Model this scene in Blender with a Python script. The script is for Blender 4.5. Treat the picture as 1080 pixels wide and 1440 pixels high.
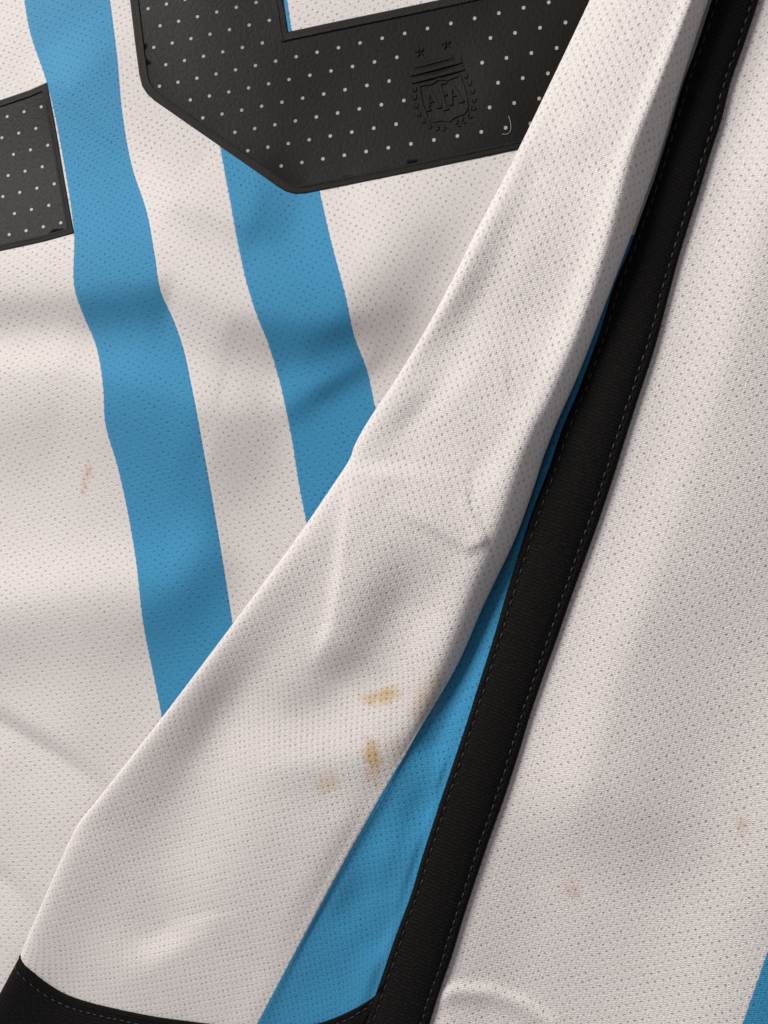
import bpy, bmesh, math, random
import numpy as np
from mathutils import Vector, Matrix
from mathutils.geometry import delaunay_2d_cdt
random.seed(4); rng = np.random.default_rng(4)
for o in list(bpy.data.objects): bpy.data.objects.remove(o)
scene = bpy.context.scene
C = scene.collection

# ------------------------------------------------------------------ camera
FPX = 1150.0                    # focal length in photo pixels (1080 x 1440), about a 29 mm phone lens
DIST = 0.23
TILT = math.radians(18.5)
CAM = np.array([DIST*math.sin(TILT), 0.0, DIST*math.cos(TILT)])
cd = bpy.data.cameras.new('camera'); cam = bpy.data.objects.new('camera', cd); C.objects.link(cam)
cd.sensor_fit = 'VERTICAL'; cd.sensor_height = 36.0; cd.lens = FPX*36.0/1440.0
cd.clip_start = 0.01; cd.clip_end = 50.0
cam.location = CAM.tolist(); cam.rotation_euler = (0, TILT, 0)
scene.camera = cam

# ------------------------------------------------------------------ light
w = bpy.data.worlds.new('World'); scene.world = w; w.use_nodes = True
bg = w.node_tree.nodes['Background']
bg.inputs[0].default_value = (0.985, 0.955, 1.0, 1); bg.inputs[1].default_value = 0.24
def area(name, loc, target, size, power, col):
    l = bpy.data.lights.new(name, 'AREA'); l.shape = 'RECTANGLE'; l.size = size[0]; l.size_y = size[1]
    l.energy = power; l.color = col
    o = bpy.data.objects.new(name, l); C.objects.link(o); o.location = loc
    o.rotation_euler = (Vector(target)-Vector(loc)).to_track_quat('-Z', 'Y').to_euler()
    return o
area('window_light', (-0.84, 0.86, 0.82), (0, 0, 0), (0.55, 0.55), 29.5, (1.0, 0.955, 0.895))
vs = scene.view_settings
vs.view_transform = 'Standard'; vs.look = 'None'; vs.gamma = 1.0; vs.exposure = 0.0
scene.render.resolution_x = 768; scene.render.resolution_y = 1024

# ------------------------------------------------------------------ pixel (1080x1440) + height in mm -> world
ct, st = math.cos(TILT), math.sin(TILT)
def W(px, py, zmm):
    px = np.asarray(px, float); py = np.asarray(py, float); z = np.asarray(zmm, float)*1e-3
    dx = (px-540)/FPX; dy = -(py-720)/FPX
    rx = dx*ct - st; ry = dy; rz = -dx*st - ct
    k = (z-CAM[2])/rz
    return np.stack([CAM[0]+k*rx, CAM[1]+k*ry, z+0*k], -1)
def P(x, y, z):                                             # world -> pixel
    x = np.asarray(x)-CAM[0]; y = np.asarray(y)-CAM[1]; z = np.asarray(z)-CAM[2]
    X = x*ct - z*st; Z = x*st + z*ct
    return 540+FPX*X/(-Z), 720-FPX*y/(-Z)

def curve(pts):                                             # (y, x) list -> smooth x(y)
    ys = np.array([p[0] for p in pts], float); xs = np.array([p[1] for p in pts], float)
    m = np.gradient(xs, ys)
    def f(y):
        y = np.asarray(y, float); yc = np.clip(y, ys[0], ys[-1])
        i = np.clip(np.searchsorted(ys, yc)-1, 0, len(ys)-2)
        h = ys[i+1]-ys[i]; t = (yc-ys[i])/h
        return ((2*t**3-3*t**2+1)*xs[i] + (t**3-2*t**2+t)*h*m[i] + (-2*t**3+3*t**2)*xs[i+1] + (t**3-t**2)*h*m[i+1])
    return f
def lin(pts):
    ys = [p[0] for p in pts]; xs = [p[1] for p in pts]
    return lambda y: np.interp(y, ys, xs)
def sstep(a, b, x):
    t = np.clip((np.asarray(x, float)-a)/(b-a), 0, 1); return t*t*(3-2*t)

def ridge(px, py, pts, wa, wb, h, e0=60, e1=60):
    """height of a fold whose crest follows pts; wa / wb = widths on its left / right side (walking along pts)"""
    best = np.full(np.shape(px), 1e9); sd = np.zeros(np.shape(px)); al = np.zeros(np.shape(px))
    L = 0.0
    for (x0, y0), (x1, y1) in zip(pts[:-1], pts[1:]):
        dx, dy = x1-x0, y1-y0; n = math.hypot(dx, dy)
        tt = ((px-x0)*dx+(py-y0)*dy)/n
        tcl = np.clip(tt, 0, n)
        qx = x0+dx*tcl/n; qy = y0+dy*tcl/n
        d = np.hypot(px-qx, py-qy)
        s = np.sign((px-x0)*dy-(py-y0)*dx)                  # + = left when walking, y down
        u = d < best
        best = np.where(u, d, best); sd = np.where(u, s, sd); al = np.where(u, L+tcl, al)
        L += n
    wd = np.where(sd > 0, wa, wb)
    prof = np.exp(-(best/wd)**2)
    end = sstep(-1e-3, e0, al)*sstep(-1e-3, e1, L-al)
    return h*prof*end

def vnoise(px, py, scale, seed):
    r = np.random.default_rng(seed); n = 64; g = r.standard_normal((n, n))
    x = px/scale+1000; y = py/scale+1000
    xi = np.floor(x).astype(int); yi = np.floor(y).astype(int); fx = x-xi; fy = y-yi
    fx = fx*fx*(3-2*fx); fy = fy*fy*(3-2*fy)
    a = g[xi % n, yi % n]; b = g[(xi+1) % n, yi % n]; c = g[xi % n, (yi+1) % n]; d = g[(xi+1) % n, (yi+1) % n]
    return (a*(1-fx)+b*fx)*(1-fy)+(c*(1-fx)+d*fx)*fy

# ------------------------------------------------------------------ outlines read from the photograph (pixel y, pixel x)
Lf = lin([(-300, 968), (0, 830), (200, 735), (330, 668), (460, 603), (560, 541), (595, 516), (625, 500), (645, 493), (680, 470), (735, 434), (875, 330),
          (1010, 228), (1100, 157), (1155, 113), (1175, 102), (1190, 95), (1240, 72), (1345, 28), (1500, -40)])
TLf = curve([(-300, 1104), (0, 1000), (120, 960), (265, 915), (340, 887), (395, 865), (475, 840), (530, 820), (655, 773), (740, 742), (920, 686), (1000, 660),
             (1120, 621), (1245, 581), (1355, 543), (1440, 513), (1700, 420)])
TRf = curve([(-300, 1172), (0, 1067), (105, 1032), (265, 985), (360, 955), (480, 923), (580, 891), (720, 846), (875, 791), (980, 755), (1120, 710), (1225, 673),
             (1370, 626), (1435, 605), (1700, 515)])
Rf = curve([(-300, 1172), (0, 1067), (105, 1032), (265, 985), (360, 955), (480, 923), (580, 890), (730, 838), (955, 772), (1075, 733), (1185, 690), (1305, 648),
             (1435, 604), (1700, 510)])
Rf = curve([(-300, 1100), (0, 996), (120, 957), (265, 912), (330, 888), (400, 861), (475, 836), (555, 800), (655, 760), (725, 738), (840, 685), (960, 630),
            (1025, 590), (1080, 556), (1110, 540), (1200, 490), (1320, 425), (1440, 352), (1500, 320)])
Kf = curve([(-300, 1090), (0, 975), (97, 938), (170, 906), (243, 882), (340, 855), (413, 830), (506, 794), (583, 760), (645, 735), (770, 688), (840, 655),
            (960, 600), (1080, 530), (1200, 462), (1320, 395), (1440, 322), (1500, 290)])
B0 = curve([(-300, -15), (0, 34), (40, 41), (117, 66), (230, 90), (328, 104), (415, 107), (445, 118), (480, 133), (545, 145), (595, 148), (655, 165), (780, 190), (880, 202),
            (955, 217), (1005, 227), (1200, 250), (1700, 320)])
B1 = curve([(-300, 120), (0, 155), (80, 165), (165, 173), (235, 186), (300, 207), (360, 218), (415, 228), (445, 242), (480, 255), (545, 270), (625, 285), (720, 302), (830, 320), (875, 327),
            (1200, 380), (1700, 460)])
B2 = curve([(-300, 235), (0, 280), (100, 294), (215, 311), (290, 325), (345, 335), (395, 346), (440, 360), (480, 376), (540, 394), (610, 409), (690, 422), (735, 431), (1000, 480), (1700, 600)])
B3 = curve([(-300, 350), (0, 404), (45, 411), (150, 428), (270, 450), (340, 466), (420, 487), (475, 499), (520, 516), (570, 527), (700, 555), (1000, 610), (1700, 740)])

# ------------------------------------------------------------------ height fields (mm) over the photo plane
def zback(px, py):
    z = 5.0+0*px
    z = z + 1.0*vnoise(px, py, 260, 1) + 0.35*vnoise(px, py, 120, 2)
    # broad folds across the back panel
    z += ridge(px, py, [(-300, 390), (0, 405), (110, 400), (190, 388), (245, 375), (330, 425), (430, 440), (520, 430), (640, 400), (820, 350)], 130, 66, 8.0, 0, 60)
    z += ridge(px, py, [(-300, 545), (0, 530), (90, 528), (180, 550), (300, 590), (420, 600)], 55, 100, 6.0, 0, 160)
    z += ridge(px, py, [(60, 60), (120, 130), (190, 200), (250, 275), (330, 300), (420, 320)], 70, 36, 3.4, 80, 80)
    z += ridge(px, py, [(380, 590), (440, 545), (500, 510), (590, 460)], 30, 26, 1.6, 40, 40)
    z += ridge(px, py, [(420, 560), (480, 530), (540, 500)], 16, 16, 0.6, 40, 20)
    z += ridge(px, py, [(340, 760), (250, 830), (160, 838), (60, 850), (-200, 900)], 75, 60, 3.2, 60, 0)
    z += ridge(px, py, [(480, 250), (580, 315), (700, 390)], 30, 34, 1.0, 60, 0)
    # two narrow creases running in under the flap at the lower left
    z -= ridge(px, py, [(-250, 880), (0, 1018), (70, 1060), (150, 1116), (230, 1170)], 15, 95, 3.0, 0, 40)
    z -= ridge(px, py, [(-250, 1090), (0, 1238), (50, 1283), (110, 1330)], 15, 95, 2.8, 0, 40)
    z = 5.0+(z-5.0)*(1-0.72*sstep(-150, -5, px-Lf(py)))      # weighed down where the flap lies on it
    under = sstep(12, 110, px-Lf(py))
    z = z*(1-under) + under*1.2
    return np.maximum(z, 0.7)

def zside(px, py):
    z = 5.0 + 0.9*vnoise(px, py, 300, 7) + 0.2*vnoise(px, py, 110, 8)
    z += ridge(px, py, [(1200, -250), (1080, 330), (1010, 620), (900, 860), (810, 1080), (760, 1230)], 190, 150, 4.6, 0, 150)
    z += ridge(px, py, [(1400, 820), (1240, 1010), (1100, 1300), (1020, 1500)], 130, 130, 4.2, 0, 0)
    edge = sstep(-8, 120, px-TRf(py))
    z = z*edge + (1-edge)*5.9
    z += ridge(px, py, [(560, 1440), (596, 1404), (640, 1394), (690, 1396), (735, 1413), (775, 1440), (810, 1490)], 10, 15, 1.1, 30, 30)*sstep(-4, 16, px-TRf(py))
    z += ridge(px, py, [(600, 1450), (700, 1460)], 40, 40, 0.9, 0, 0)*sstep(-4, 30, px-TRf(py))
    return z

def zflap(px, py):                                          # wrinkles on the folded-over flap
    z = 0.7*vnoise(px, py, 240, 11) + 0.22*vnoise(px, py, 90, 12)
    z += ridge(px, py, [(497, 640), (491, 720), (484, 800), (470, 880), (440, 950)], 90, 12, 1.7, 30, 60)     # upright pleat
    z -= ridge(px, py, [(600, 760), (572, 850), (525, 935), (455, 1003), (370, 1022), (310, 1020)], 60, 46, 3.0, 110, 130)   # hollow curling round the pleat
    z += ridge(px, py, [(600, 1010), (500, 1055), (400, 1070), (300, 1085)], 40, 80, 1.4, 120, 130)
    z -= ridge(px, py, [(385, 880), (320, 1000), (285, 1110), (243, 1215), (224, 1300), (250, 1345)], 60, 55, 2.5, 160, 50)  # long diagonal hollow
    z += ridge(px, py, [(540, 700), (620, 745), (658, 768), (690, 750)], 70, 10, 1.2, 90, 16)                  # short sharp crease
    z += ridge(px, py, [(735, 215), (790, 185), (850, 160)], 34, 34, 1.1, 20, 60)
    z -= ridge(px, py, [(735, 165), (805, 250), (795, 380), (740, 520)], 50, 70, 1.6, 40, 90)
    z += ridge(px, py, [(60, 1290), (120, 1340), (250, 1395), (360, 1405)], 60, 50, 0.6, 90, 130)
    z -= ridge(px, py, [(560, 560), (640, 640), (700, 680)], 60, 60, 1.3, 40, 40)
    z += ridge(px, py, [(620, 530), (720, 600), (760, 560)], 60, 60, 1.0, 40, 40)
    return z

# ------------------------------------------------------------------ materials
def mat_new(name):
    m = bpy.data.materials.new(name); m.use_nodes = True
    nt = m.node_tree; b = nt.nodes['Principled BSDF']
    return m, nt, b
class N:
    def __init__(s, nt): s.nt = nt
    def m(s, op, a, b=None, c=None):
        n = s.nt.nodes.new('ShaderNodeMath'); n.operation = op
        for i, v in enumerate((a, b, c)):
            if v is None: continue
            if isinstance(v, (int, float)): n.inputs[i].default_value = v
            else: s.nt.links.new(v, n.inputs[i])
        return n.outputs[0]
    def ss(s, a, b, x):
        n = s.nt.nodes.new('ShaderNodeMapRange'); n.interpolation_type = 'SMOOTHSTEP'
        s.nt.links.new(x, n.inputs[0]); n.inputs[1].default_value = a; n.inputs[2].default_value = b
        return n.outputs[0]
    def noise(s, vec, scale, detail=2, rough=0.5):
        n = s.nt.nodes.new('ShaderNodeTexNoise'); s.nt.links.new(vec, n.inputs['Vector'])
        n.inputs['Scale'].default_value = scale; n.inputs['Detail'].default_value = detail; n.inputs['Roughness'].default_value = rough
        return n.outputs['Fac']
    def mix(s, f, a, b):
        n = s.nt.nodes.new('ShaderNodeMix'); n.data_type = 'RGBA'
        for k, v in ((0, f), (6, a), (7, b)):
            if isinstance(v, tuple): n.inputs[k].default_value = v
            elif isinstance(v, float): n.inputs[k].default_value = v
            else: s.nt.links.new(v, n.inputs[k])
        return n.outputs[2]
    def uv(s):
        n = s.nt.nodes.new('ShaderNodeUVMap'); n.uv_map = 'UVMap'; return n.outputs[0]
    def xyz(s, v):
        n = s.nt.nodes.new('ShaderNodeSeparateXYZ'); s.nt.links.new(v, n.inputs[0]); return n.outputs[0], n.outputs[1]
    def comb(s, x, y):
        n = s.nt.nodes.new('ShaderNodeCombineXYZ'); s.nt.links.new(x, n.inputs[0]); s.nt.links.new(y, n.inputs[1]); return n.outputs[0]
    def attr(s, name):
        n = s.nt.nodes.new('ShaderNodeAttribute'); n.attribute_name = name; return n.outputs['Fac']
    def bump(s, h, dist, strength=1.0, prev=None):
        n = s.nt.nodes.new('ShaderNodeBump'); n.inputs['Distance'].default_value = dist; n.inputs['Strength'].default_value = strength
        s.nt.links.new(h, n.inputs['Height'])
        if prev is not None: s.nt.links.new(prev, n.inputs['Normal'])
        return n.outputs[0]

WHITE = (0.815, 0.778, 0.768, 1); BLUE = (0.032, 0.29, 0.55, 1)
def knit(name, stripes=(), stain=(0.50, 0.25, 0.05, 1), pu=2.75, pv=2.6, pit_r=0.125, depth=0.15, elong=1.25, white=WHITE, nub=0.2, stripe_attr=None):
    """pique mesh knit; UVs are millimetres along the course (u) and along the wale (v)"""
    m, nt, b = mat_new(name); n = N(nt); L = nt.links
    uv = n.uv(); u, v = n.xyz(uv)
    j1 = n.noise(uv, 0.55, 1); j2 = n.noise(uv, 0.83, 1)
    uj = n.m('ADD', u, n.m('MULTIPLY', n.m('SUBTRACT', j1, 0.5), 0.6))
    vj = n.m('ADD', v, n.m('MULTIPLY', n.m('SUBTRACT', j2, 0.5), 0.6))
    x = n.m('DIVIDE', uj, pu); y = n.m('DIVIDE', vj, pv)
    def cell(off, dy=0.0):
        fx = n.m('SUBTRACT', n.m('FRACT', n.m('ADD', x, off)), 0.5)
        fy = n.m('SUBTRACT', n.m('FRACT', n.m('ADD', y, off+dy)), 0.5)
        fxs = n.m('MULTIPLY', fx, n.m('ADD', 1.0, n.m('MULTIPLY', fy, 1.6)))      # a pore is wider at its foot
        d = n.m('SQRT', n.m('ADD', n.m('MULTIPLY', fxs, fxs), n.m('MULTIPLY', n.m('MULTIPLY', fy, fy), 1/elong**2)))
        return d
    d = n.m('MINIMUM', cell(0.0), cell(0.5))
    wob = n.m('MULTIPLY', n.m('SUBTRACT', n.noise(uv, 1.3, 2), 0.5), 0.09)
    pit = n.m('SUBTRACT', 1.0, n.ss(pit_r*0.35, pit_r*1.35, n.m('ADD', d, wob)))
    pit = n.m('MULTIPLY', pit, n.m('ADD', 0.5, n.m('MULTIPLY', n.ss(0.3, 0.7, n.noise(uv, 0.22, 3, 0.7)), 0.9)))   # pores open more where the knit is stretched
    bead = n.m('SUBTRACT', 1.0, n.ss(0.05, 0.25, n.m('MINIMUM', cell(0.0, 0.27), cell(0.5, 0.27))))      # float loop beside each pore
    # single loops of yarn: fine chevrons along each wale
    fw = n.m('ABSOLUTE', n.m('SUBTRACT', n.m('FRACT', n.m('MULTIPLY', x, 3.0)), 0.5))
    loop = n.m('SINE', n.m('MULTIPLY', n.m('ADD', n.m('MULTIPLY', y, 5.0), n.m('MULTIPLY', fw, 1.5)), 2*math.pi))
    wale = n.m('SINE', n.m('MULTIPLY', x, 2*math.pi*3))
    fuzz = n.noise(uv, 2.3, 3, 0.7)
    h = n.m('MULTIPLY', pit, -1.0)
    h = n.m('ADD', h, n.m('MULTIPLY', bead, nub))
    h = n.m('ADD', h, n.m('MULTIPLY', loop, 0.34))
    h = n.m('ADD', h, n.m('MULTIPLY', wale, 0.10))
    h = n.m('ADD', h, n.m('MULTIPLY', n.m('SUBTRACT', fuzz, 0.5), 1.9))
    # colour: dyed stripes with slightly ragged edges
    us = n.m('ADD', n.attr(stripe_attr) if stripe_attr else u, n.m('MULTIPLY', n.m('SUBTRACT', n.noise(uv, 1.6, 2), 0.5), 0.45))
    col = white
    tone = n.noise(uv, 0.12, 3)
    whitec = n.mix(tone, (white[0]*0.975, white[1]*0.965, white[2]*0.965, 1), white)
    bluec = n.mix(fuzz, tuple(c*0.86 for c in BLUE[:3])+(1,), tuple(min(1, c*1.14) for c in BLUE[:3])+(1,))
    col = whitec
    for (a, c) in stripes:
        f = n.m('MULTIPLY', n.ss(a-0.10, a+0.10, us), n.m('SUBTRACT', 1.0, n.ss(c-0.10, c+0.10, us)))
        col = n.mix(f, col, bluec)
    gr = nt.nodes.new('ShaderNodeMix'); gr.data_type = 'RGBA'; gr.blend_type = 'MULTIPLY'; gr.inputs[0].default_value = 1.0
    L.new(col, gr.inputs[6]); L.new(n.mix(n.ss(0.25, 0.75, fuzz), (0.78, 0.77, 0.77, 1), (1.0, 1.0, 1.0, 1)), gr.inputs[7]); col = gr.outputs[2]
    sm = n.attr('stain')
    smn = n.m('MULTIPLY', sm, n.m('ADD', 0.25, n.m('MULTIPLY', n.noise(uv, 1.1, 3, 0.7), 1.5)))
    smn = n.m('MULTIPLY', smn, n.m('ADD', 0.85, n.m('MULTIPLY', pit, 0.6)))
    col = n.mix(n.m('MINIMUM', smn, 1.0), col, stain)
    # pores are openings in the knit; shade inside them is painted into the colour
    dark = n.mix(1.0, col, (0.0, 0.0, 0.0, 1))
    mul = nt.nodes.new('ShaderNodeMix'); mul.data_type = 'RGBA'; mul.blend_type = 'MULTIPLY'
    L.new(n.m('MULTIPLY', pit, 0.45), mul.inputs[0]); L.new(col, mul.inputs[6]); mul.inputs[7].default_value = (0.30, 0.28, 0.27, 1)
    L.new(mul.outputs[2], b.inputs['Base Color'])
    b.inputs['Roughness'].default_value = 0.62; b.inputs['Specular IOR Level'].default_value = 0.28
    b.inputs['Sheen Weight'].default_value = 0.12; b.inputs['Sheen Roughness'].default_value = 0.5
    L.new(n.bump(h, depth*1e-3, 0.85), b.inputs['Normal'])
    return m

def black_knit(name):
    m, nt, b = mat_new(name); n = N(nt)
    uv = n.uv(); u, v = n.xyz(uv)
    fz = n.noise(uv, 2.2, 3, 0.6)
    row = n.m('SINE', n.m('MULTIPLY', n.m('ADD', v, n.m('MULTIPLY', n.noise(uv, 0.7, 2), 0.7)), 2*math.pi/0.95))
    br = n.ss(0.35, 0.75, n.noise(n.comb(n.m('MULTIPLY', u, 0.8), n.m('MULTIPLY', v, 2.2)), 1.0, 2))
    h = n.m('ADD', n.m('MULTIPLY', n.m('MULTIPLY', row, br), 0.5), n.m('MULTIPLY', fz, 0.8))
    fleck = n.m('MULTIPLY', n.ss(0.1, 0.9, row), n.ss(0.45, 0.62, n.noise(n.comb(n.m('MULTIPLY', u, 0.9), n.m('MULTIPLY', v, 1.9)), 1.3, 2)))
    col = n.mix(fz, (0.0028, 0.0026, 0.0026, 1), (0.006, 0.0056, 0.0055, 1))
    col = n.mix(n.m('MULTIPLY', fleck, 0.8), col, (0.017, 0.0155, 0.0145, 1))
    nt.links.new(col, b.inputs['Base Color'])
    b.inputs['Roughness'].default_value = 0.8; b.inputs['Specular IOR Level'].default_value = 0.1
    nt.links.new(n.bump(h, 0.25e-3, 0.9), b.inputs['Normal'])
    return m

def print_vinyl(name):
    m, nt, b = mat_new(name); n = N(nt)
    uv = n.uv()
    g1 = n.noise(uv, 0.9, 4, 0.6); g2 = n.noise(uv, 0.18, 2)
    col = n.mix(g2, (0.0068, 0.0066, 0.0062, 1), (0.0095, 0.0092, 0.0087, 1))
    nt.links.new(col, b.inputs['Base Color'])
    r = n.m('ADD', 0.42, n.m('MULTIPLY', g1, 0.22)); nt.links.new(r, b.inputs['Roughness'])
    b.inputs['Specular IOR Level'].default_value = 0.07
    nt.links.new(n.bump(g1, 0.16e-3, 0.7), b.inputs['Normal'])
    return m

def print_border(name):
    m, nt, b = mat_new(name); n = N(nt)
    uv = n.uv()
    g = n.noise(uv, 2.0, 4, 0.7)
    col = n.mix(g, (0.003, 0.003, 0.003, 1), (0.010, 0.0095, 0.008, 1)); nt.links.new(col, b.inputs['Base Color'])
    b.inputs['Roughness'].default_value = 0.5; b.inputs['Specular IOR Level'].default_value = 0.2
    nt.links.new(n.bump(g, 0.5e-3, 1.0), b.inputs['Normal'])
    return m

def thread(name, c):
    m, nt, b = mat_new(name); b.inputs['Base Color'].default_value = c
    n = N(nt); tc = nt.nodes.new('ShaderNodeTexCoord')
    nt.links.new(n.bump(n.noise(tc.outputs['Object'], 3000, 2), 0.1e-3, 0.5), b.inputs['Normal'])
    b.inputs['Roughness'].default_value = 0.55; return m

def table_mat():
    m, nt, b = mat_new('table_wood'); n = N(nt); tc = nt.nodes.new('ShaderNodeTexCoord')
    mp = nt.nodes.new('ShaderNodeMapping'); mp.inputs['Scale'].default_value = (3, 40, 3); nt.links.new(tc.outputs['Object'], mp.inputs[0])
    g = n.noise(mp.outputs[0], 2.0, 5); col = n.mix(g, (0.20, 0.12, 0.07, 1), (0.34, 0.22, 0.13, 1))
    nt.links.new(col, b.inputs['Base Color']); b.inputs['Roughness'].default_value = 0.5
    nt.links.new(n.bump(g, 0.0005, 0.3), b.inputs['Normal']); return m

# ------------------------------------------------------------------ mesh helpers
def link(name, me, m, parent=None, kind=None):
    o = bpy.data.objects.new(name, me); C.objects.link(o)
    if m: me.materials.append(m)
    if parent: o.parent = parent
    if kind: o['kind'] = kind
    return o
def mesh_from(name, V, F, UV=None, smooth=True, stain=None):
    me = bpy.data.meshes.new(name)
    V = np.asarray(V, float).reshape(-1, 3)
    if isinstance(F, np.ndarray) and F.ndim == 2:
        k = F.shape[1]
        me.vertices.add(len(V)); me.vertices.foreach_set('co', V.ravel())
        me.loops.add(F.size); me.loops.foreach_set('vertex_index', F.ravel().astype(np.int32))
        me.polygons.add(len(F)); me.polygons.foreach_set('loop_start', (np.arange(len(F))*k).astype(np.int32))
        me.update(calc_edges=True)
    else:
        me.from_pydata(V.tolist(), [], [list(f) for f in F])
    me.polygons.foreach_set('use_smooth', np.full(len(me.polygons), smooth))
    if UV is not None:
        l = me.uv_layers.new(name='UVMap'); idx = np.zeros(len(me.loops), np.int32); me.loops.foreach_get('vertex_index', idx)
        l.data.foreach_set('uv', np.asarray(UV, float).reshape(-1, 2)[idx].ravel())
    if stain is not None:
        a = me.attributes.new('stain', 'FLOAT', 'POINT'); a.data.foreach_set('value', np.asarray(stain, np.float32).ravel())
    me.update(); me.validate()
    return me
def grid_faces(nr, nc):
    i = np.arange(nr*nc).reshape(nr, nc)
    return np.stack([i[:-1, :-1].ravel(), i[1:, :-1].ravel(), i[1:, 1:].ravel(), i[:-1, 1:].ravel()], 1)   # faces look up when columns run right, rows down
def crom(A, n, axis):                                        # Catmull-Rom resampling
    A = np.moveaxis(A, axis, 0); K = len(A)
    t = np.linspace(0, K-1, (K-1)*n+1); i = np.minimum(t.astype(int), K-2); f = (t-i).reshape((-1,)+(1,)*(A.ndim-1))
    Ap = np.concatenate([2*A[:1]-A[1:2], A, 2*A[-1:]-A[-2:-1]])
    p0, p1, p2, p3 = Ap[i], Ap[i+1], Ap[i+2], Ap[i+3]
    R = 0.5*((2*p1)+(-p0+p2)*f+(2*p0-5*p1+4*p2-p3)*f*f+(-p0+3*p1-3*p2+p3)*f**3)
    return np.moveaxis(R, 0, axis)
def blob(px, py, cx, cy, rx, ry, ang=0, seed=0):
    a = math.radians(ang); dx = px-cx; dy = py-cy
    X = dx*math.cos(a)+dy*math.sin(a); Y = -dx*math.sin(a)+dy*math.cos(a)
    d = np.sqrt((X/rx)**2+(Y/ry)**2) + 0.22*vnoise(px, py, 9, 30+seed) + 0.15*vnoise(px, py, 4, 40+seed)
    return 1-sstep(0.35, 1.15, d)

# ------------------------------------------------------------------ table under the shirt
tb = bmesh.new(); bmesh.ops.create_cube(tb, size=1.0, matrix=Matrix.Translation((0, 0, -0.0125)) @ Matrix.Diagonal((0.95, 0.75, 0.025, 1)))
bmesh.ops.bevel(tb, geom=list(tb.edges), offset=0.003, segments=2, affect='EDGES')
tme = bpy.data.meshes.new('table_top'); tb.to_mesh(tme); tb.free()
table = link('table_top', tme, table_mat(), None, 'structure')
table['label'] = 'brown wooden table top under the shirt'; table['category'] = 'table'

# ------------------------------------------------------------------ the shirt
shirt = bpy.data.objects.new('football_shirt', None); C.objects.link(shirt); shirt.empty_display_size = 0.02
shirt['label'] = 'white and sky blue striped football shirt with black trim and black numbers'
shirt['category'] = 'shirt'

# back panel: columns follow the dyed stripes, so u is constant along a stripe edge
rows = np.arange(-300, 1701, 5.0)
Ub = [-85.0, -0.0, 25.0, 51.0, 77.0, 165.0]
edges = [lambda y: B0(y)-400+0*y, B0, B1, B2, B3, lambda y: np.minimum(B3(y)+430, 1060-0.0*y)]
cnt = [84, 26, 26, 28, 88]
px_cols = []; u_cols = []
for k in range(5):
    for q in range(cnt[k]):
        f = q/cnt[k]; px_cols.append(edges[k](rows)*(1-f)+edges[k+1](rows)*f); u_cols.append(Ub[k]*(1-f)+Ub[k+1]*f)
px_cols.append(edges[5](rows)); u_cols.append(Ub[5])
PX = np.stack(px_cols, 1); PY = np.repeat(rows[:, None], PX.shape[1], 1)
keep = PX
ZB = zback(PX, PY)
V = W(PX, PY, ZB)
ev = np.array([-0.17, 1.0]); ev /= np.linalg.norm(ev)
vv = (V[..., 0]*ev[0]+V[..., 1]*ev[1])*1000
UV = np.stack([np.repeat(np.array(u_cols)[None], len(rows), 0), vv], -1)
scratch = np.maximum.reduce([blob(PX, PY, 124, 662, 4, 15, 12, 1)*0.55, blob(PX, PY, 119, 682, 3, 12, 8, 2)*0.5, blob(PX, PY, 123, 672, 7, 20, 10, 3)*0.16])
me = mesh_from('back_panel', V, grid_faces(*PX.shape), UV, True, scratch)
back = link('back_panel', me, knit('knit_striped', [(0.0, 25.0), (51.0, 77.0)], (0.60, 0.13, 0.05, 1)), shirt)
back['label'] = 'white mesh knit back panel with two sky blue stripes'

# side panel to the right of the black tape
rows = np.arange(-300, 1701, 6.0)
nc = 120
x0 = TRf(rows)-26; x1 = np.full_like(rows, 1400.0)
f = np.linspace(0, 1, nc)[None]**1.25
PX = x0[:, None]*(1-f)+x1[:, None]*f; PY = np.repeat(rows[:, None], nc, 1)
V = W(PX, PY, zside(PX, PY))
au = np.array([1.0, 0.30]); au = np.array([0.958, -0.287]); av = np.array([0.287, 0.958])      # course / wale directions on the table
uu = (V[..., 0]*au[0]+V[..., 1]*au[1])*1000; vv = (V[..., 0]*av[0]+V[..., 1]*av[1])*1000
p1 = W(1074, 1340, 6)[:2]; ub = (p1@au)*1000
uu = uu + 2.0*vnoise(PX, PY, 200, 51)*0.3
stn = np.maximum.reduce([blob(PX, PY, 1046, 1162, 12, 14, 20, 5)*0.42, blob(PX, PY, 808, 1252, 13, 14, 0, 6)*0.36, blob(PX, PY, 800, 1243, 26, 20, 20, 7)*0.10])
me = mesh_from('side_panel', V, grid_faces(*PX.shape), np.stack([uu, vv], -1), True, stn)
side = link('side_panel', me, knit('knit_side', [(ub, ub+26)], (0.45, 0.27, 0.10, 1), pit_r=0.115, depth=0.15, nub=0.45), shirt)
side['label'] = 'white knit side panel with faint brown spots right of the black tape'

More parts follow.
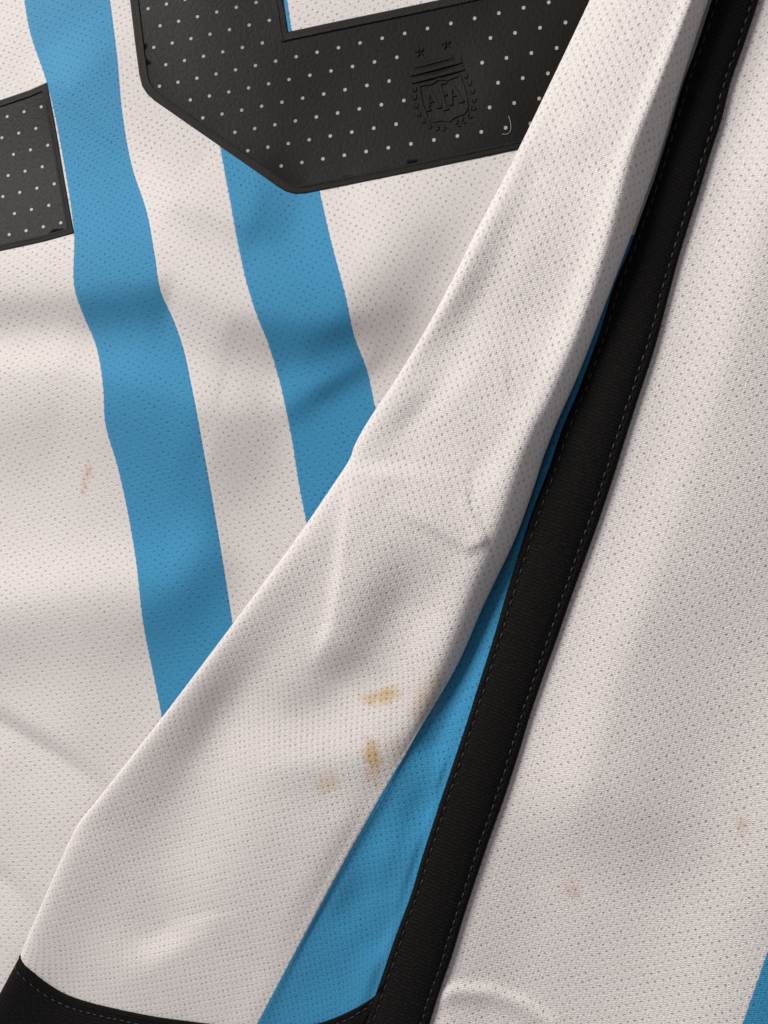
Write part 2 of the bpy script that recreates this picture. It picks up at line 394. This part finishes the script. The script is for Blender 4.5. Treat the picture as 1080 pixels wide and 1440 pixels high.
# flap folded over the back panel: a loft through guide curves
ST = [-300, -150, 0, 110, 220, 320, 420, 520, 590, 625, 648, 690, 760, 850, 940, 1030, 1105, 1150, 1172, 1200, 1280, 1345]
hem = [(70, 1350), (33, 1352), (28, 1345), (36, 1362), (95, 1402), (190, 1427), (275, 1440), (330, 1446), (357, 1448), (385, 1449), (455, 1439), (522, 1406), (543, 1375)]
G = np.zeros((13, len(ST), 3))
for j, y in enumerate(ST):
    last = j == len(ST)-1
    sag = np.interp(y, [1000, 1200, 1280, 1345], [0, 14, 50, 0])
    tuck = float(1-sstep(960, 1085, y))                    # how far the white rolls over the blue
    top = float(1-sstep(330, 640, y))
    hK = np.interp(y, [-300, 300, 640, 850, 1000, 1100, 1345], [16, 16, 14, 11.5, 9, 7, 6])
    hM = np.interp(y, [-300, 300, 640, 1000, 1345], [13, 13, 11.5, 8.6, 6.6])
    for c in range(13):
        yy = y + sag*(1-((c-6)/6.0)**2)
        l, k, r, t = float(Lf(yy)), float(Kf(yy)), float(Rf(yy)), float(TLf(yy))
        cols = [(l+75, 2.2, None), (l+9, None, 1.0), (l, None, 2.0), (l+12, None, 3.8),
                (l+0.25*(k-l), hM*0.84, None), (l+0.5*(k-l), hM, None), (l+0.82*(k-l), 0.4*hM+0.6*hK, None), (k, hK, None),
                (r, hK*0.55*tuck+hK*0.93*(1-tuck), None),
                (r-30*tuck+16*(1-tuck), 4.0*tuck+hK*0.80*(1-tuck), None),
                (r-12*tuck-14*top+(1-tuck)*(t-r)*0.62+tuck*(t-r)*0.5, 3.6*tuck+4.6*(1-tuck), None),
                (t-5, 5.6, None), (t+10, 6.4, None)]
        x, z, rel = cols[c]
        if last: x, yy = hem[c]
        if z is None: z = float(zback(np.array(x), np.array(yy)))+rel
        G[c, j] = (x, yy, z)
Gs = crom(crom(G, 14, 0), 22, 1)
PX, PY, Z = Gs[..., 0].T, Gs[..., 1].T, Gs[..., 2].T        # rows = along, columns = across
sc = np.linspace(0, 12, PX.shape[1])[None]
wm = sstep(2.6, 4.2, sc)*(1-sstep(6.6, 7.6, sc)*0.75)*(1-sstep(7.8, 8.2, sc))
Z = Z + zflap(PX, PY)*wm
blueW = sstep(9.0, 10.0, sc)*(1-sstep(10.6, 11, sc))*sstep(1000, 1120, PY)
Z = Z + blueW*(0.8*vnoise(PX, PY, 60, 21)) 
V = W(PX, PY, Z)
d = np.linalg.norm(np.diff(V, axis=1), axis=2)*1000
arc = np.concatenate([np.zeros((len(d), 1)), np.cumsum(d, 1)], 1)
yl = PY[:, int(8*14)]
sb = 8.0+0.55*(1-sstep(1020, 1085, yl))
ib = sb*14; i0 = np.floor(ib).astype(int); fr = ib-i0; rI = np.arange(len(arc))
uu = arc - (arc[rI, i0]*(1-fr)+arc[rI, np.minimum(i0+1, arc.shape[1]-1)]*fr)[:, None]
stripe = uu - 40*(1-sstep(300, 345, yl))[:, None]
p0 = W(600, 1030, 5)[:2]; p1 = W(370, 1430, 5)[:2]; axv = (p0-p1)/np.linalg.norm(p0-p1)
vv = (V[..., 0]*axv[0]+V[..., 1]*axv[1])*1000
stn = np.maximum.reduce([blob(PX, PY, 538, 979, 31, 15, -14, 10)*0.62, blob(PX, PY, 545, 975, 18, 9, -14, 17)*0.8, blob(PX, PY, 523, 1062, 15, 25, -18, 11)*0.75, blob(PX, PY, 525, 1085, 15, 20, 0, 12)*0.32,
                         blob(PX, PY, 459, 1100, 22, 18, 0, 13)*0.33, blob(PX, PY, 596, 988, 19, 34, 22, 14)*0.34, blob(PX, PY, 558, 1055, 18, 24, 20, 15)*0.18,
                         blob(PX, PY, 612, 965, 18, 36, 22, 16)*0.24])
me = mesh_from('folded_flap', V, grid_faces(*PX.shape), np.stack([uu, vv], -1), True, stn)
at = me.attributes.new('stripe', 'FLOAT', 'POINT'); at.data.foreach_set('value', stripe.astype(np.float32).ravel())
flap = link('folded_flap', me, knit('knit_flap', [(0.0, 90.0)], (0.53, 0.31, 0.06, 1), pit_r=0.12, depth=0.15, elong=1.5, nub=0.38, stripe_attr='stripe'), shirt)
flap['label'] = 'white flap with blue edge stripe and ochre stains folded over'

# black hem band on the lower end of the flap
row0 = PX[-1], PY[-1], Z[-1]
nb = 15
hv = []
ax_px = np.array([-0.47, 0.88])
px0, py0, z0 = row0
lift = [0.0, 0.7, 1.0, 0.85, 0.55, 0.5, 0.62, 0.7, 0.7, 0.7, 0.7, 0.7, 0.7, 0.7, 0.7]
dist = [-3, -2, 1, 5, 9, 12, 16, 24, 36, 52, 72, 96, 124, 156, 190]
HP = []; HU = []
for q in range(nb):
    x = px0+ax_px[0]*dist[q]; y = py0+ax_px[1]*dist[q]; z = np.maximum(z0+lift[q]*0.8 - max(0, dist[q]-20)*0.010, 1.6)
    HP.append(W(x, y, z)); HU.append(np.stack([uu[-1], np.full_like(x, dist[q]*0.2)], -1))
HP = np.stack(HP); HU = np.stack(HU)
bk = black_knit('black_rib_knit')
me = mesh_from('hem_band', HP, grid_faces(*HP.shape[:2]), HU)
hemb = link('hem_band', me, bk, shirt); hemb['label'] = 'black hem band along the lower end of the flap'
md = hemb.modifiers.new('thick', 'SOLIDIFY'); md.thickness = 0.0006; md.offset = -1

# black tape down the seam
rows = np.arange(-300, 1701, 5.0)
tp = [(-0.00, -1.3), (0.012, 0.0), (0.03, 0.55), (0.06, 0.75), (0.085, 0.70), (0.105, 0.35), (0.125, 0.35), (0.15, 0.6), (0.25, 0.75), (0.4, 0.85), (0.5, 0.9), (0.6, 0.9), (0.72, 0.85), (0.82, 0.7),
      (0.855, 0.42), (0.875, 0.42), (0.90, 0.72), (0.94, 0.8), (0.97, 0.55), (0.99, 0.0), (1.0, -1.0)]
def tape_pt(f, y, dz):
    l, r = TLf(y), TRf(y)
    wob = 0.7*vnoise(y, 0*y+5, 60, 61)*(1-f) + 0.7*vnoise(y, 0*y+9, 56, 62)*f
    zl = 6.6+0.4*vnoise(y, 0*y+40, 180, 63); zr = np.minimum(zside(r-6, y), 7.2)+0.9
    z = zl*(1-f)+zr*f + 1.2*np.sin(math.pi*f) + dz
    return l*(1-f)+r*f+wob, y, z
TV = []; TU = []
for f_, dz in tp:
    x, y, z = tape_pt(f_, rows, dz*0.8); TV.append(W(x, y, z)); TU.append(np.stack([np.full_like(rows, f_*17), -rows*0.19+0.35*f_*17], -1))
TV = np.stack(TV, 1); TU = np.stack(TU, 1)
me = mesh_from('side_tape', TV, grid_faces(*TV.shape[:2]), TU)
tape = link('side_tape', me, bk, shirt); tape['label'] = 'black seam tape with a stitched line along both edges'

def stitches(name, pts, ln, gap, rad, m, parent):
    """thread stitches lying along a world polyline, joined: each only a few pixels"""
    pts = np.asarray(pts); seg = np.linalg.norm(np.diff(pts, axis=0), axis=1); cum = np.concatenate([[0], np.cumsum(seg)])
    V, F = [], []
    s = 0.0
    while s+ln < cum[-1]:
        k = ln*random.uniform(0.85, 1.1)
        a = np.array([np.interp(s, cum, pts[:, i]) for i in range(3)]); b = np.array([np.interp(s+k, cum, pts[:, i]) for i in range(3)])
        dvec = (b-a)/np.linalg.norm(b-a); sidev = np.cross(dvec, [0, 0, 1.0]); sidev /= np.linalg.norm(sidev); up = np.cross(sidev, dvec)
        base = len(V)
        off = sidev*random.uniform(-1, 1)*rad*0.5
        for t, rr, lift_ in ((0, 0.35, -0.6), (0.18, 0.9, 0.1), (0.5, 1.0, 0.35), (0.82, 0.9, 0.1), (1, 0.35, -0.6)):
            c = a*(1-t)+b*t+up*lift_*rad+off
            for g in range(6):
                an = g*math.pi/3; V.append(c+(sidev*math.cos(an)+up*math.sin(an))*rad*rr)
        for r_ in range(4):
            for g in range(6):
                F.append((base+r_*6+g, base+r_*6+(g+1) % 6, base+(r_+1)*6+(g+1) % 6, base+(r_+1)*6+g))
        s += k+gap*random.uniform(0.8, 1.2)
    return link(name, mesh_from(name, V, F), m, parent, 'stuff')
th = thread('black_thread', (0.013, 0.0127, 0.0132, 1))
th2 = thread('dull_black_thread', (0.0055, 0.0053, 0.0055, 1))
yy = np.arange(-300, 1700, 4.0)
stitches('stitching', W(*tape_pt(0.115, yy, 0.42)), 0.0019, 0.0012, 0.00021, th, tape)
stitches('stitching', W(*tape_pt(0.865, yy, 0.46)), 0.0018, 0.0008, 0.00024, th2, tape)
hs = HP[5].copy(); hs[:, 2] += 0.00015
stitches('stitching', hs[30:], 0.0018, 0.0009, 0.00022, th2, hemb)

# ------------------------------------------------------------------ numbers: perforated prints with real holes
def resample(poly, step):
    out = []
    n = len(poly)
    for i in range(n):
        a = np.array(poly[i], float); b = np.array(poly[(i+1) % n], float); k = max(1, int(np.linalg.norm(b-a)/step))
        for q in range(k): out.append(a+(b-a)*q/k)
    return np.array(out)
def signed_area(p): return 0.5*np.sum(p[:, 0]*np.roll(p[:, 1], -1)-np.roll(p[:, 0], -1)*p[:, 1])
def inset(poly, d):
    """move each corner inwards along its mitre"""
    p = np.array(poly, float); s = np.sign(signed_area(p)); out = []
    for i in range(len(p)):
        a, b, c = p[i-1], p[i], p[(i+1) % len(p)]
        e1 = (b-a)/np.linalg.norm(b-a); e2 = (c-b)/np.linalg.norm(c-b)
        n1 = np.array([-e1[1], e1[0]])*s; n2 = np.array([-e2[1], e2[0]])*s
        m = n1+n2; m /= np.linalg.norm(m); out.append(b+m*d/max(0.4, m@n1))
    return np.array(out)
def inside(poly, X, Y):
    c = np.zeros(np.shape(X), bool); n = len(poly)
    for i in range(n):
        x1, y1 = poly[i]; x2, y2 = poly[(i+1) % n]
        if y1 == y2: continue
        cr = ((y1 > Y) != (y2 > Y)) & (X < (x2-x1)*(Y-y1)/(y2-y1)+x1); c ^= cr
    return c
def edge_dist(poly, X, Y):
    d = np.full(np.shape(X), 1e9); n = len(poly)
    for i in range(n):
        (x1, y1), (x2, y2) = poly[i], poly[(i+1) % n]; dx, dy = x2-x1, y2-y1; L2 = dx*dx+dy*dy+1e-9
        t = np.clip(((X-x1)*dx+(Y-y1)*dy)/L2, 0, 1); d = np.minimum(d, np.hypot(X-x1-t*dx, Y-y1-t*dy))
    return d
ZP = 3.4
def lattice(meas):
    """fit a hole lattice in the plane of the cloth to measured holes [(i, j, px, py)]"""
    A = []; Bx = []
    for i, j, x, y in meas:
        A.append([1, i, j]); Bx.append(W(x, y, ZP)[:2])
    S, *_ = np.linalg.lstsq(np.array(A, float), np.array(Bx), rcond=None)
    return S
def glue_film(name):
    m, nt, b = mat_new(name); n = N(nt)
    g = n.noise(n.uv(), 1.5, 2); nt.links.new(n.mix(g, (0.36, 0.36, 0.36, 1), (0.48, 0.48, 0.48, 1)), b.inputs['Base Color'])
    b.inputs['Roughness'].default_value = 0.5; b.inputs['Alpha'].default_value = 0.6; b.inputs['Specular IOR Level'].default_value = 0.2
    return m
glue = glue_film('print_glue')
vinyl = print_vinyl('black_print'); vborder = print_border('black_print_border')
def number_print(poly, meas, skip, label, bw):
    body_poly = inset(poly, bw)
    S = lattice(meas)
    I, J = np.meshgrid(np.arange(-40, 60), np.arange(-40, 60)); w2 = S[0]+I[..., None]*S[1]+J[..., None]*S[2]
    hx, hy = P(w2[..., 0], w2[..., 1], ZP*1e-3+0*w2[..., 0]); hx, hy = hx.ravel(), hy.ravel()
    ok = inside(body_poly, hx, hy) & (edge_dist(body_poly, hx, hy) > 6.0)
    if skip: ok &= ~inside(skip, hx, hy)
    hx, hy = hx[ok], hy[ok]
    outline = resample(body_poly, 7)
    pts = [tuple(q) for q in outline]; n0 = len(pts); ed = [(i, (i+1) % n0) for i in range(n0)]
    for x, y in zip(hx, hy):
        b = len(pts); m = 1+(x-540)*0.00030
        for g in range(12):
            a = g*math.pi/6; pts.append((x+2.85*m*math.cos(a), y+2.8*m*math.sin(a)))
        ed += [(b+g, b+(g+1) % 12) for g in range(12)]
    gx, gy = np.meshgrid(np.arange(-310, 1000, 7.0), np.arange(-310, 400, 7.0)); gx = gx.ravel()+rng.uniform(-1, 1, gx.size); gy = gy.ravel()+rng.uniform(-1, 1, gy.size)
    k = inside(body_poly, gx, gy); gx, gy = gx[k], gy[k]; k = edge_dist(body_poly, gx, gy) > 3; gx, gy = gx[k], gy[k]
    if len(hx):
        dm = np.min(np.hypot(gx[:, None]-hx[None], gy[:, None]-hy[None]), 1); gx, gy = gx[dm > 5.2], gy[dm > 5.2]
    pts += list(zip(gx.tolist(), gy.tolist()))
    vo, eo, fo, *_ = delaunay_2d_cdt([Vector(p) for p in pts], ed, [], 0, 1e-4)
    vo = np.array([tuple(v) for v in vo]); fo = np.array([f for f in fo if len(f) == 3])
    cx = vo[fo].mean(1)
    kin = inside(body_poly, cx[:, 0], cx[:, 1]); k = kin.copy()
    if len(hx): k &= np.min(np.hypot(cx[:, 0][:, None]-hx[None], cx[:, 1][:, None]-hy[None]), 1) > 2.6
    film = fo[kin]
    fo = fo[k]
    a = vo[fo]; ar = (a[:, 1, 0]-a[:, 0, 0])*(a[:, 2, 1]-a[:, 0, 1])-(a[:, 2, 0]-a[:, 0, 0])*(a[:, 1, 1]-a[:, 0, 1])
    film = np.where((((vo[film][:, 1, 0]-vo[film][:, 0, 0])*(vo[film][:, 2, 1]-vo[film][:, 0, 1])-(vo[film][:, 2, 0]-vo[film][:, 0, 0])*(vo[film][:, 1, 1]-vo[film][:, 0, 1])) > 0)[:, None], film[:, ::-1], film)
    fo[ar > 0] = fo[ar > 0][:, ::-1]                        # pixel y runs down: face the sky
    z = zback(vo[:, 0], vo[:, 1])+0.16
    V = W(vo[:, 0], vo[:, 1], z)
    me = mesh_from('number_print', V, fo, V[:, :2]*1000)
    o = link('number_print', me, vinyl, shirt); o['label'] = label
    link('adhesive_film', mesh_from('adhesive_film', W(vo[:, 0], vo[:, 1], z-0.09), film, V[:, :2]*1000), glue, o)   # hazy glue layer seen in the holes
    # rough border with a rolled profile
    ring = resample(poly, 6); rows_ = []
    n = len(ring)
    prof = [(-0.5, -0.1), (0.2, 0.16), (1.2, 0.28), (bw*0.5, 0.30), (bw-2.0, 0.24), (bw-1.0, 0.42), (bw+0.6, 0.42), (bw+1.8, 0.10)]
    for dd, hh in prof:
        q = inset(poly, dd)
        # same number of samples: resample by matching segments
        out = []
        for i in range(len(poly)):
            A_ = q[i]; B_ = q[(i+1) % len(q)]; kk = max(1, int(np.linalg.norm(np.array(poly[(i+1) % len(poly)])-np.array(poly[i]))/6))
            for t in range(kk): out.append(A_+(B_-A_)*t/kk)
        out = np.array(out); rr = hh + 0.07*np.asarray(vnoise(out[:, 0], out[:, 1], 5, 71))*(1 if 0.3 < dd < bw else 0)
        rows_.append(W(out[:, 0], out[:, 1], zback(out[:, 0], out[:, 1])+rr))
    R = np.stack(rows_); R = np.concatenate([R, R[:, :1]], 1)
    fc = grid_faces(*R.shape[:2])
    if signed_area(np.array(poly)) < 0: fc = fc[:, ::-1]
    b = link('print_border', mesh_from('print_border', R, fc, R[..., :2]*1000), vborder, o)
    return o, S

big = [(152, -260), (171, -120), (183, 0), (190, 60), (196, 105), (200, 121), (207, 132), (218, 142), (300, 199), (372, 249), (390, 262), (402, 269), (415, 272.5), (430, 271.5), (480, 262), (600, 237.5),
       (735, 209), (880, 180), (900, 170), (905, 150), (880, 0), (850, -260), (672, -260), (712, -21), (622, -1), (540, 16.5), (470, 31), (405, 45), (398, 0), (378, -120), (355, -260)]
m_big = [(0, 0, 207.8, 11.9), (1, 0, 233.7, 5.3), (0, 1, 224.8, 36), (1, 1, 251, 29.6), (2, 1, 277.1, 23), (-1, 2, 215.5, 66), (0, 2, 242.1, 60.4)]
crest_zone = [(574, 62), (660, 40), (676, 160), (640, 184), (590, 184), (574, 160)]
# index further measured holes from the first fit, then refit over the whole print
S = lattice(m_big)
far = [(697.4, 96.1), (687.6, 129.3), (677, 162.6), (667, 197), (638, 203), (560.4, 189.8), (551, 131.6), (560.6, 98.8), (551.2, 41.7), (579.5, 34), (608.9, 25.9), (657.8, 44), (687.9, 37.4), (411.9, 220), (441, 267/1.0-0), (402.6, 190.3)]
far = [q for q in far if q != (441, 267.0)]
far.sort(key=lambda q: q[0])
for q in far:
    S = lattice(m_big)
    ij = np.linalg.solve(np.array([S[1], S[2]]).T, W(q[0], q[1], ZP)[:2]-S[0]); r_ = np.round(ij)
    if np.max(np.abs(ij-r_)) < 0.33: m_big.append((int(r_[0]), int(r_[1]), q[0], q[1]))
print('holes matched', len(m_big))
num_big, _ = number_print(big, m_big, crest_zone, 'large black perforated number with an embossed crest', 10.5)
small = [(-300, 235), (-120, 182), (0, 141), (40, 127.5), (66, 116), (76, 168), (90, 250), (104, 328), (60, 340), (0, 353), (-120, 379), (-300, 420)]
m_small = [(0, 0, 9.8, 163.4), (1, 0, 33.5, 157), (2, 0, 56, 149.4), (0, 1, 26.3, 186.9), (1, 1, 50, 180.3), (2, 1, 66.7, 204.5+0.0)]
m_small = m_small[:5]
S = lattice(m_small)
for q in [(66.7, 204.4), (43, 210.7), (18.9, 216.8), (27.5, 270), (52, 264.4), (76.3, 258.4), (20, 300), (44.2, 294.4), (68.6, 288.6), (11.5, 329.6), (36, 324), (60.7, 318.7), (84.7, 312.7)]:
    S = lattice(m_small)
    ij = np.linalg.solve(np.array([S[1], S[2]]).T, W(q[0], q[1], ZP)[:2]-S[0]); r_ = np.round(ij)
    if np.max(np.abs(ij-r_)) < 0.33: m_small.append((int(r_[0]), int(r_[1]), q[0], q[1]))
print('holes matched', len(m_small))
number_print(small, m_small, None, 'square end of a black perforated number with sharp corners', 7.5)

# crest pressed into the big number: raised lines and leaves
CA = math.radians(14.5); CC = (621.0, 128.0)
def crest_px(x, y):                                         # crest coordinates (photo pixels, y down, upright) -> photo pixels
    return CC[0]+x*math.cos(CA)+y*math.sin(CA), CC[1]-x*math.sin(CA)+y*math.cos(CA)
def emboss(name, polys, h, m, label=None, wall=0.8):
    h *= 0.85
    """raised low-relief plates; polys are convex outlines in crest coordinates"""
    V, F = [], []
    for p in polys:
        p = np.array(p, float)
        if signed_area(p) < 0: p = p[::-1]
        c = p.mean(0); n = len(p); b = len(V)
        ins = p+(c-p)*np.minimum(0.5, wall/np.maximum(0.3, np.linalg.norm(p-c, axis=1)))[:, None]
        for q, hh in ((p, 0.0), (ins, h)):
            x, y = crest_px(q[:, 0], q[:, 1]); z = zback(x, y)+0.14+hh
            V += W(x, y, z).tolist()
        cx, cy = crest_px(c[0], c[1]); V.append(W(cx, cy, zback(np.array(cx), np.array(cy))+0.14+h*1.15).tolist())
        for i in range(n):
            k = (i+1) % n
            F.append((b+k, b+i, b+n+i, b+n+k)); F.append((b+n+k, b+n+i, b+2*n))
    Vn = np.array(V)
    o = link(name, mesh_from(name, Vn, F, Vn[:, :2]*1000, False), m, num_big)
    if label: o['label'] = label
    return o
def stroke(pts, w_):
    out = []
    for (x0, y0), (x1, y1) in zip(pts[:-1], pts[1:]):
        dx, dy = x1-x0, y1-y0; n = math.hypot(dx, dy); nx, ny = -dy/n*w_/2, dx/n*w_/2; ex, ey = dx/n*w_*0.3, dy/n*w_*0.3
        out.append([(x0-ex+nx, y0-ey+ny), (x1+ex+nx, y1+ey+ny), (x1+ex-nx, y1+ey-ny), (x0-ex-nx, y0-ey-ny)])
    return out
for sx, sy in ((-16.5, -61.5), (22.5, -62.5)):
    tri = []
    for k in range(5):
        a0 = -math.pi/2+k*2*math.pi/5; pk = (sx+8.2*math.cos(a0), sy+8.2*math.sin(a0))
        l_ = (sx+3.3*math.cos(a0-math.pi/5), sy+3.3*math.sin(a0-math.pi/5)); r_ = (sx+3.3*math.cos(a0+math.pi/5), sy+3.3*math.sin(a0+math.pi/5))
        tri.append([(sx, sy), l_, pk, r_])
    emboss('embossed_star', tri, 0.30, vinyl)
emboss('embossed_bar', [[(-30, -46), (28, -46), (28, -41), (-30, -41)]], 0.22, vinyl)
emboss('embossed_bar', [[(-39, -38.5), (39, -38.5), (39, -31.5), (-39, -31.5)]], 0.32, vinyl)
emboss('embossed_bar', [[(-39, -28), (39, -28), (39, -21), (-39, -21)]], 0.32, vinyl)
sh = [(-29, -17), (-31, 0), (-31, 18), (-29, 32), (-22, 38), (-8, 39), (0, 43), (8, 39), (22, 38), (29, 32), (31, 18), (31, 0), (29, -17)]
emboss('embossed_shield', stroke(sh, 3.6)+stroke([(-29, -16), (-12, -14), (0, -18), (12, -14), (29, -16)], 3.0), 0.30, vinyl)
emboss('embossed_letter', stroke([(-25, 20), (-17, -8), (-9, 20)], 4.2)+stroke([(-22, 10), (-12, 10)], 3.2)+stroke([(-28, 21), (-21, 21)], 3)+stroke([(-12, 21), (-6, 21)], 3), 0.34, vinyl)
emboss('embossed_letter', stroke([(-1, 25), (-1, -11), (9, -11)], 4.2)+stroke([(-1, 6), (6, 6)], 3.2)+stroke([(-5, 26), (4, 26)], 3), 0.34, vinyl)
emboss('embossed_letter', stroke([(8, 20), (16, -8), (24, 20)], 4.2)+stroke([(11, 10), (21, 10)], 3.2)+stroke([(5, 21), (11, 21)], 3)+stroke([(20, 21), (27, 21)], 3), 0.34, vinyl)
leaves = []
for s in (-1, 1):
    arc_ = [(s*38, -8), (s*40, 3), (s*40, 15), (s*38, 27), (s*33, 37), (s*25, 45), (s*15, 49), (s*6, 51)]
    for i, (x, y) in enumerate(arc_):
        nx, ny = arc_[i+1] if i+1 < len(arc_) else (0, 52); an = math.atan2(y-ny, x-nx)
        for sg in (-1, 1):
            a = an+sg*0.55; ca, sa = math.cos(a), math.sin(a)
            leaves.append([(x+ca*t-sa*q, y+sa*t+ca*q) for t, q in ((0, 0), (4, 2.0), (9.0, 0), (4, -2.0))])
emboss('embossed_wreath', leaves, 0.26, vinyl, None, 0.6)['kind'] = 'stuff'

# ------------------------------------------------------------------ a stray fibre on the big number
fp = [(706, 188.5), (710, 189), (714, 188.5), (717, 186), (718.6, 181), (718.5, 175), (717, 168), (715, 163)]
fx = np.interp(np.linspace(0, 7, 36), np.arange(8), [p[0] for p in fp]); fy = np.interp(np.linspace(0, 7, 36), np.arange(8), [p[1] for p in fp])
for _ in range(3):
    fx[1:-1] = (fx[:-2]+2*fx[1:-1]+fx[2:])/4; fy[1:-1] = (fy[:-2]+2*fy[1:-1]+fy[2:])/4
fpts = W(fx, fy, zback(fx, fy)+0.30)
FV, FF = [], []
for i, c in enumerate(fpts):
    tn = fpts[min(i+1, 35)]-fpts[max(i-1, 0)]; tn /= np.linalg.norm(tn); s_ = np.cross(tn, [0, 0, 1.0]); s_ /= np.linalg.norm(s_); u_ = np.cross(s_, tn)
    for g in range(5):
        a = g*2*math.pi/5; FV.append(c+(s_*math.cos(a)+u_*math.sin(a))*0.00007)
for i in range(35):
    for g in range(5): FF.append((i*5+g, i*5+(g+1) % 5, i*5+5+(g+1) % 5, i*5+5+g))
fib = link('lint_fibre', mesh_from('lint_fibre', FV, FF), thread('pale_fibre', (0.35, 0.33, 0.30, 1)))
fib['label'] = 'thin pale hooked lint fibre lying on the black number'; fib['category'] = 'fibre'
